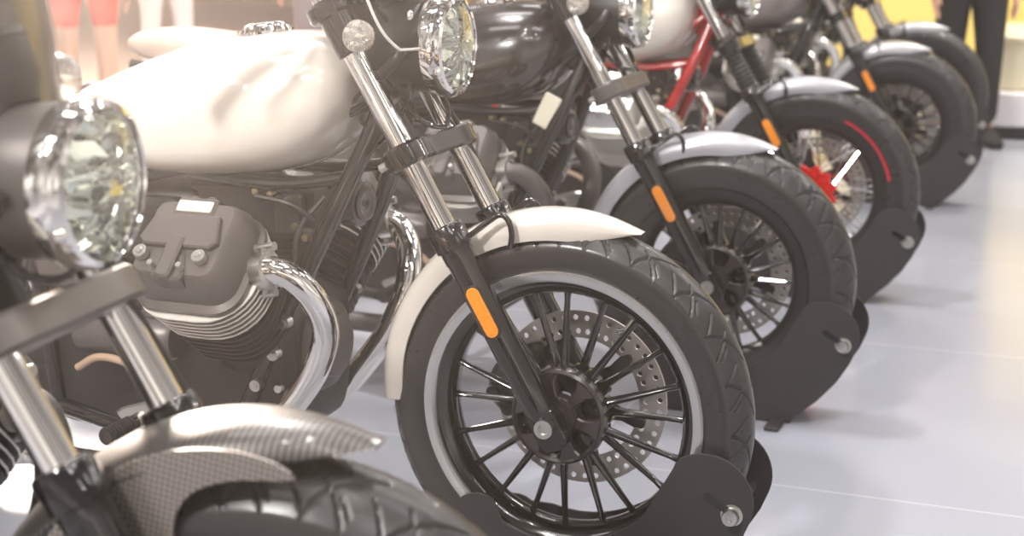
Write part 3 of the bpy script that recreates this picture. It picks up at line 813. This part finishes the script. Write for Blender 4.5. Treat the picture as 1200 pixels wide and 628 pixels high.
# ------------------------------------------------------------------ the hall
def floor_mat():
    m = mat('floor_vinyl', (192, 188, 196), .22, coat=.15, noise=.05, nscale=4)
    nt = m.node_tree; b = nt.nodes['Principled BSDF']
    tc = nt.nodes.new('ShaderNodeTexCoord'); br = nt.nodes.new('ShaderNodeTexBrick')
    mp = nt.nodes.new('ShaderNodeMapping'); mp.inputs['Location'].default_value = (.2, .58, 0)
    br.inputs['Scale'].default_value = 1; br.inputs['Brick Width'].default_value = 2.6; br.inputs['Row Height'].default_value = 1.22
    br.inputs['Mortar Size'].default_value = .0022; br.offset = .5
    br.inputs['Color1'].default_value = lin((163, 165, 175))+(1,); br.inputs['Color2'].default_value = lin((166, 168, 178))+(1,)
    br.inputs['Mortar'].default_value = lin((200, 198, 204))+(1,)
    nt.links.new(tc.outputs['Object'], mp.inputs['Vector']); nt.links.new(mp.outputs['Vector'], br.inputs['Vector'])
    nt.links.new(br.outputs['Color'], b.inputs['Base Color'])
floor_mat()
struct('floor', G().box((-4, 4, -.06), (40, 34, .12), .001), 'floor_vinyl')
mat('wall_tan', (196, 170, 152), .7); mat('carpet_brown', (172, 146, 132), .9, vary=.15, nscale=8)
struct('wall_back', G().box((-8, 17, 2.5), (32, .2, 5), .01), 'wall_tan')
struct('wall_left', G().box((-16, 3, 2.5), (.2, 28, 5), .01), 'wall_tan')
struct('trim_1', G().prism([(-15.8, 4.2), (-3.3, 4.2), (-3.3, 16.8), (-15.8, 16.8)], 0, .012, .002, Matrix(((1, 0, 0, 0), (0, 0, 1, 0), (0, 1, 0, 0), (0, 0, 0, 1)))), 'carpet_brown')

# counter beyond the far end
ct = thing('display_counter', 'cream display counter on a white step with dark plinth beyond the last motorcycle', 'counter', (1.22, 6.95, 0))
part('plinth', lambda: G().box((0, 0, .035), (1.96, 1.06, .07), .01), 'plinth_dark', ct, label='dark plinth')
part('lower_step', lambda: G().box((0, 0, .165), (2.0, 1.10, .19), .012), 'counter_white', ct, label='white lower step')
part('counter_body', lambda: G().box((.03, .05, .40), (1.94, 1.0, .28), .015), 'counter_cream', ct)
part('counter_top', lambda: G().box((0, .02, .555), (2.04, 1.10, .035), .012), 'counter_cream', ct)
part('upper_shelf', lambda: G().box((.20, .25, .66), (1.5, .5, .18), .012), 'counter_cream', ct)
pn = thing('exhibition_backdrop', 'yellow backdrop board standing behind the cream counter', 'panel', (1.0, 8.6, 0))
part('backdrop_board', lambda: G().box((0, 0, 1.1), (4.2, .10, 2.1), .02), 'yellow_panel', pn)
part('backdrop_foot', lambda: G().box((-1.2, 0, .03), (.10, .5, .06), .01), 'plinth_dark', pn); part('backdrop_foot', lambda: G().box((1.2, 0, .03), (.10, .5, .06), .01), 'plinth_dark', pn)

# ------------------------------------------------------------------ visitors
def skin_obj(name, pts, edges, rad, material, parent=None):
    me = bpy.data.meshes.new(name); me.from_pydata(pts, edges, []); me.update()
    o = bpy.data.objects.new(name, me); COL.objects.link(o)
    md = o.modifiers.new('Skin', 'SKIN'); me.skin_vertices.new() if not me.skin_vertices else None
    for i, q in enumerate(rad):
        me.skin_vertices[0].data[i].radius = q if isinstance(q, tuple) else (q, q)
    me.skin_vertices[0].data[0].use_root = True
    sb = o.modifiers.new('Sub', 'SUBSURF'); sb.levels = 2; sb.render_levels = 2
    dg = bpy.context.evaluated_depsgraph_get(); dg.update()
    nm = bpy.data.meshes.new_from_object(o.evaluated_get(dg)); bpy.data.objects.remove(o)
    nm.materials.clear(); nm.materials.append(MATS[material])
    nm.polygons.foreach_set('use_smooth', [True]*len(nm.polygons))
    nm.name = name
    o = bpy.data.objects.new(name, nm); COL.objects.link(o)
    if parent: o.parent = parent
    return o
def person(loc, rz, label, shirt, trousers, stride=.12, shoe='cloth_white', knee=False):
    r = thing('person', label, 'person', loc, rz)
    a = stride
    P = [(0, 0, .95), (0, 0, 1.15), (0, 0, 1.36), (.0, 0, 1.46), (.01, 0, 1.56), (.015, 0, 1.66), (.01, 0, 1.72)]
    E_ = [(0, 1), (1, 2), (2, 3), (3, 4), (4, 5), (5, 6)]
    Rr = [(.15, .11), (.135, .10), (.155, .10), .055, .062, .085, .065]
    legs = {}
    for s in (-1, 1):
        i = len(P); f = s*a
        P += [(0, s*.095, .88), (f*.45+.03, s*.10, .50), (f, s*.10, .10), (f+.02, s*.105, .045), (f+.15, s*.115, .035)]
        E_ += [(0, i), (i, i+1), (i+1, i+2), (i+2, i+3), (i+3, i+4)]; Rr += [.088, .058, .042, .04, .032]
        legs[s] = (P[i], P[i+1], P[i+2])
        j = len(P)
        P += [(0, s*.19, 1.39), (-.03+f*.2, s*.24, 1.12), (.06-f*.5, s*.23, .88), (.08-f*.5, s*.225, .80)]
        E_ += [(2, j), (j, j+1), (j+1, j+2), (j+2, j+3)]; Rr += [.058, .043, .032, (.03, .022)]
        base = P[j+3]
        for k, (dx, l) in enumerate(((.03, .075), (.012, .09), (-.006, .085), (-.022, .068))):
            q = len(P); P += [(base[0]+dx*.8, base[1], base[2]-.04), (base[0]+dx+.005, base[1]-s*.008, base[2]-.04-l*.5), (base[0]+dx+.012, base[1]-s*.02, base[2]-.04-l)]
            E_ += [(j+3, q), (q, q+1), (q+1, q+2)]; Rr += [.010, .009, .0075]
        q = len(P); P += [(base[0]+.035, base[1]-s*.01, base[2]-.015), (base[0]+.05, base[1]-s*.02, base[2]-.055)]
        E_ += [(j+3, q), (q, q+1)]; Rr += [.011, .009]
        legs[(s, 'arm')] = (P[j], P[j+1], tuple(Vector(P[j+1]).lerp(Vector(P[j+2]), .35)))
    b = skin_obj('body', P, E_, Rr, 'skin', r)
    # face: nose, ears, eyes, mouth belong to the head surface
    f = part('eye', lambda: G().ball((.093, -.032, 1.665), .011, 10).ball((.093, .032, 1.665), .011, 10), 'cloth_white', b)
    part('nose', lambda: G().tube([(.088, 0, 1.675), (.112, 0, 1.635), (.092, 0, 1.622)], [.008, .014, .010], 8), 'skin', b)
    part('ear', lambda: G().ball((.005, -.088, 1.655), .026, 12, (.7, .35, 1.2)).ball((.005, .088, 1.655), .026, 12, (.7, .35, 1.2)), 'skin', b)
    part('mouth', lambda: G().tube([(.085, -.024, 1.600), (.093, 0, 1.598), (.085, .024, 1.600)], .006, 8), 'cloth_red', b)
    part('hair', lambda: G().ball((-.012, 0, 1.700), .104, 20, (1.02, .92, .92)), 'hair', r)
    tp = [(0, 0, 1.10), legs[-1][0], legs[-1][1], legs[-1][2], legs[1][0], legs[1][1], legs[1][2]]
    if knee:
        tp = [tp[0], tp[1], tuple(Vector(tp[1]).lerp(Vector(tp[2]), .5)), tuple(Vector(tp[1]).lerp(Vector(tp[2]), .85)), tp[4], tuple(Vector(tp[4]).lerp(Vector(tp[5]), .5)), tuple(Vector(tp[4]).lerp(Vector(tp[5]), .85))]
    skin_obj('shorts' if knee else 'trousers', tp, [(0, 1), (1, 2), (2, 3), (0, 4), (4, 5), (5, 6)], [(.180, .150), .118, .078, .066, .118, .078, .066], trousers, r)
    aR, aL = legs[(-1, 'arm')], legs[(1, 'arm')]
    skin_obj('shirt', [(0, 0, .82), (0, 0, 1.15), (0, 0, 1.36), (0, 0, 1.45), *aR, *aL], [(0, 1), (1, 2), (2, 3), (2, 4), (4, 5), (5, 6), (2, 7), (7, 8), (8, 9)], [(.215, .185), (.185, .150), (.185, .13), .072, .07, .058, .052, .07, .058, .052], shirt, r)
    for s in (-1, 1):
        x, y, z = legs[s][2]
        part('shoe', lambda: loft_g([(x-.075, .0, .07, .03), (x-.05, 0, .105, .042), (x+.04, 0, .10, .046), (x+.12, 0, .07, .05), (x+.20, 0, .05, .04), (x+.225, .005, .035, .015)], 4, 20, 2.6).xf(Matrix.Translation((0, s*.108, 0))), shoe, r)
    return r
person((-5.25, 4.9, .012), .6, 'blurred person in blue jeans and white top at far left', 'cloth_white', 'denim')
person((-4.2, 4.35, .012), 2.2, 'blurred person in red knee-length shorts behind the white tank', 'cloth_white', 'cloth_red', .08, knee=True)
person((-5.6, 7.2, .012), -.7, 'blurred person in white trousers in the left background', 'cloth_grey', 'cloth_white')
person((-3.45, 5.6, .012), -1.4, 'blurred person in grey trousers left of the chrome fork', 'cloth_white', 'cloth_grey')
person((.13, 6.18, 0), -1.2, 'person in black trousers standing beside the cream counter', 'cloth_black', 'cloth_black', .05, 'cloth_black')

# ------------------------------------------------------------------ light
def area_light(name, loc, size, power, color, target=None, shape='RECTANGLE', sy=None, spread=180):
    l = bpy.data.lights.new(name, 'AREA'); l.shape = shape; l.size = size; l.size_y = sy or size; l.energy = power; l.color = color; l.spread = math.radians(spread)
    o = bpy.data.objects.new(name, l); COL.objects.link(o); o.location = loc
    d = Vector(target if target else (loc[0], loc[1], 0))-Vector(loc)
    o.rotation_euler = d.to_track_quat('-Z', 'Y').to_euler()
    return o
for i, x in enumerate((-4.5, -1.6, 1.3, 4.2)):
    for j, y in enumerate((-3.2, -.4, 2.4, 5.2, 8.0)):
        area_light('ceiling_lamp', (x, y, 4.6), 1.5, 18, (1, .975, .97), sy=.5)
area_light('key_spot', (-1.5, 1.3, 4.4), .28, 120, (1, .97, .95), (.1, .9, 0), shape='DISK')
area_light('key_spot', (-1.2, -3.8, 3.8), .35, 36, (1, .97, .94), (-.7, .1, .6), shape='DISK', spread=70)  # added light for more contrast on the engine side
rnd = random.Random(2)
for k in range(26):
    x, y = rnd.uniform(-4, 5), rnd.uniform(-5, 6)
    area_light('ceiling_spot', (x, y, 4.3), .11, 11, (1, .95, .9), shape='DISK')
area_light('warm_fill', (-2.5, 1.5, 1.92), .5, 215, (1, .84, .70), (-.55, -2.4, 1.05), shape='DISK', spread=52)  # added warm light behind the row, makes the scatter volume glow like lens flare
area_light('warm_fill', (-6.5, 6.5, 4.2), 1.2, 500, (1, .88, .80), (-4.5, 6.0, 0), shape='DISK')  # added warm light to lift the left background
area_light('counter_lamp', (.8, 5.9, 4.0), .8, 130, (1, .93, .80), (.9, 7.6, .6), shape='DISK')

W = bpy.data.worlds.new('hall'); C.world = W; W.use_nodes = True
nt = W.node_tree; bg = nt.nodes['Background']
tc = nt.nodes.new('ShaderNodeTexCoord'); sp = nt.nodes.new('ShaderNodeSeparateXYZ'); cr = nt.nodes.new('ShaderNodeValToRGB')
mr = nt.nodes.new('ShaderNodeMapRange'); mr.inputs['From Min'].default_value = -1
nt.links.new(tc.outputs['Generated'], sp.inputs['Vector']); nt.links.new(sp.outputs['Z'], mr.inputs['Value']); nt.links.new(mr.outputs['Result'], cr.inputs['Fac'])
e = cr.color_ramp.elements
e[0].position = .45; e[0].color = (.6, .57, .56, 1); e[1].position = .9; e[1].color = (.24, .22, .22, 1)
q = cr.color_ramp.elements.new(.54); q.color = (1.3, 1.24, 1.18, 1); q = cr.color_ramp.elements.new(.66); q.color = (.5, .47, .46, 1)
mp = nt.nodes.new('ShaderNodeMapping'); mp.inputs['Scale'].default_value = (7, 7, 2.2)
nz = nt.nodes.new('ShaderNodeTexNoise'); nz.inputs['Scale'].default_value = 1.; nz.inputs['Detail'].default_value = 3
c2 = nt.nodes.new('ShaderNodeValToRGB'); c2.color_ramp.elements[0].position = .40; c2.color_ramp.elements[0].color = (.25, .24, .24, 1); c2.color_ramp.elements[1].position = .62; c2.color_ramp.elements[1].color = (1.9, 1.85, 1.8, 1)
mu = nt.nodes.new('ShaderNodeMix'); mu.data_type = 'RGBA'; mu.blend_type = 'MULTIPLY'; mu.inputs[0].default_value = 1
nt.links.new(tc.outputs['Generated'], mp.inputs['Vector']); nt.links.new(mp.outputs['Vector'], nz.inputs['Vector']); nt.links.new(nz.outputs['Fac'], c2.inputs['Fac'])
nt.links.new(cr.outputs['Color'], mu.inputs[6]); nt.links.new(c2.outputs['Color'], mu.inputs[7]); nt.links.new(mu.outputs[2], bg.inputs['Color']); bg.inputs['Strength'].default_value = .75

# thin haze volume added to give the lens-flare glow at upper left
hz_ = bpy.data.materials.new('flare_veil'); hz_.use_nodes = True; hn_ = hz_.node_tree; hn_.nodes.clear()
ho = hn_.nodes.new('ShaderNodeOutputMaterial'); hv = hn_.nodes.new('ShaderNodeVolumeScatter')
hv.inputs['Color'].default_value = (1, .93, .88, 1); hv.inputs['Density'].default_value = VEIL_DENSITY; hv.inputs['Anisotropy'].default_value = .75
hn_.links.new(hv.outputs['Volume'], ho.inputs['Volume']); MATS['flare_veil'] = hz_
hz_o = part('veil', lambda: G().box((-5, 5.5, 2.57), (22, 23, 5.2), .001), 'flare_veil', None)
hz_o['kind'] = 'stuff'; hz_o['label'] = 'thin warm haze added for the lens-flare glow'; hz_o['category'] = 'veil'

# ------------------------------------------------------------------ camera
cam = bpy.data.cameras.new('camera'); co = bpy.data.objects.new('camera', cam); COL.objects.link(co)
cam.sensor_fit = 'HORIZONTAL'; cam.sensor_width = 36; cam.lens = 36*1801.07/1200
yaw, pitch, roll = .368963, .222452, .0021
f = Vector((-math.sin(yaw)*math.cos(pitch), math.cos(yaw)*math.cos(pitch), -math.sin(pitch)))
rt = Vector((math.cos(yaw), math.sin(yaw), 0)); up = rt.cross(f)
c_, s_ = math.cos(roll), math.sin(roll)
rt, up = rt*c_+up*s_, up*c_-rt*s_
co.matrix_world = Matrix(((rt.x, up.x, -f.x, .846145), (rt.y, up.y, -f.y, -2.465333), (rt.z, up.z, -f.z, 1.178374), (0, 0, 0, 1)))
cam.dof.use_dof = True; cam.dof.focus_distance = 2.47; cam.dof.aperture_fstop = 4.0
cam.clip_start = .05
C.camera = co
vs = C.view_settings
vs.view_transform = 'Standard'; vs.look = 'None'; vs.exposure = 0.; vs.gamma = 1; vs.use_curve_mapping = False
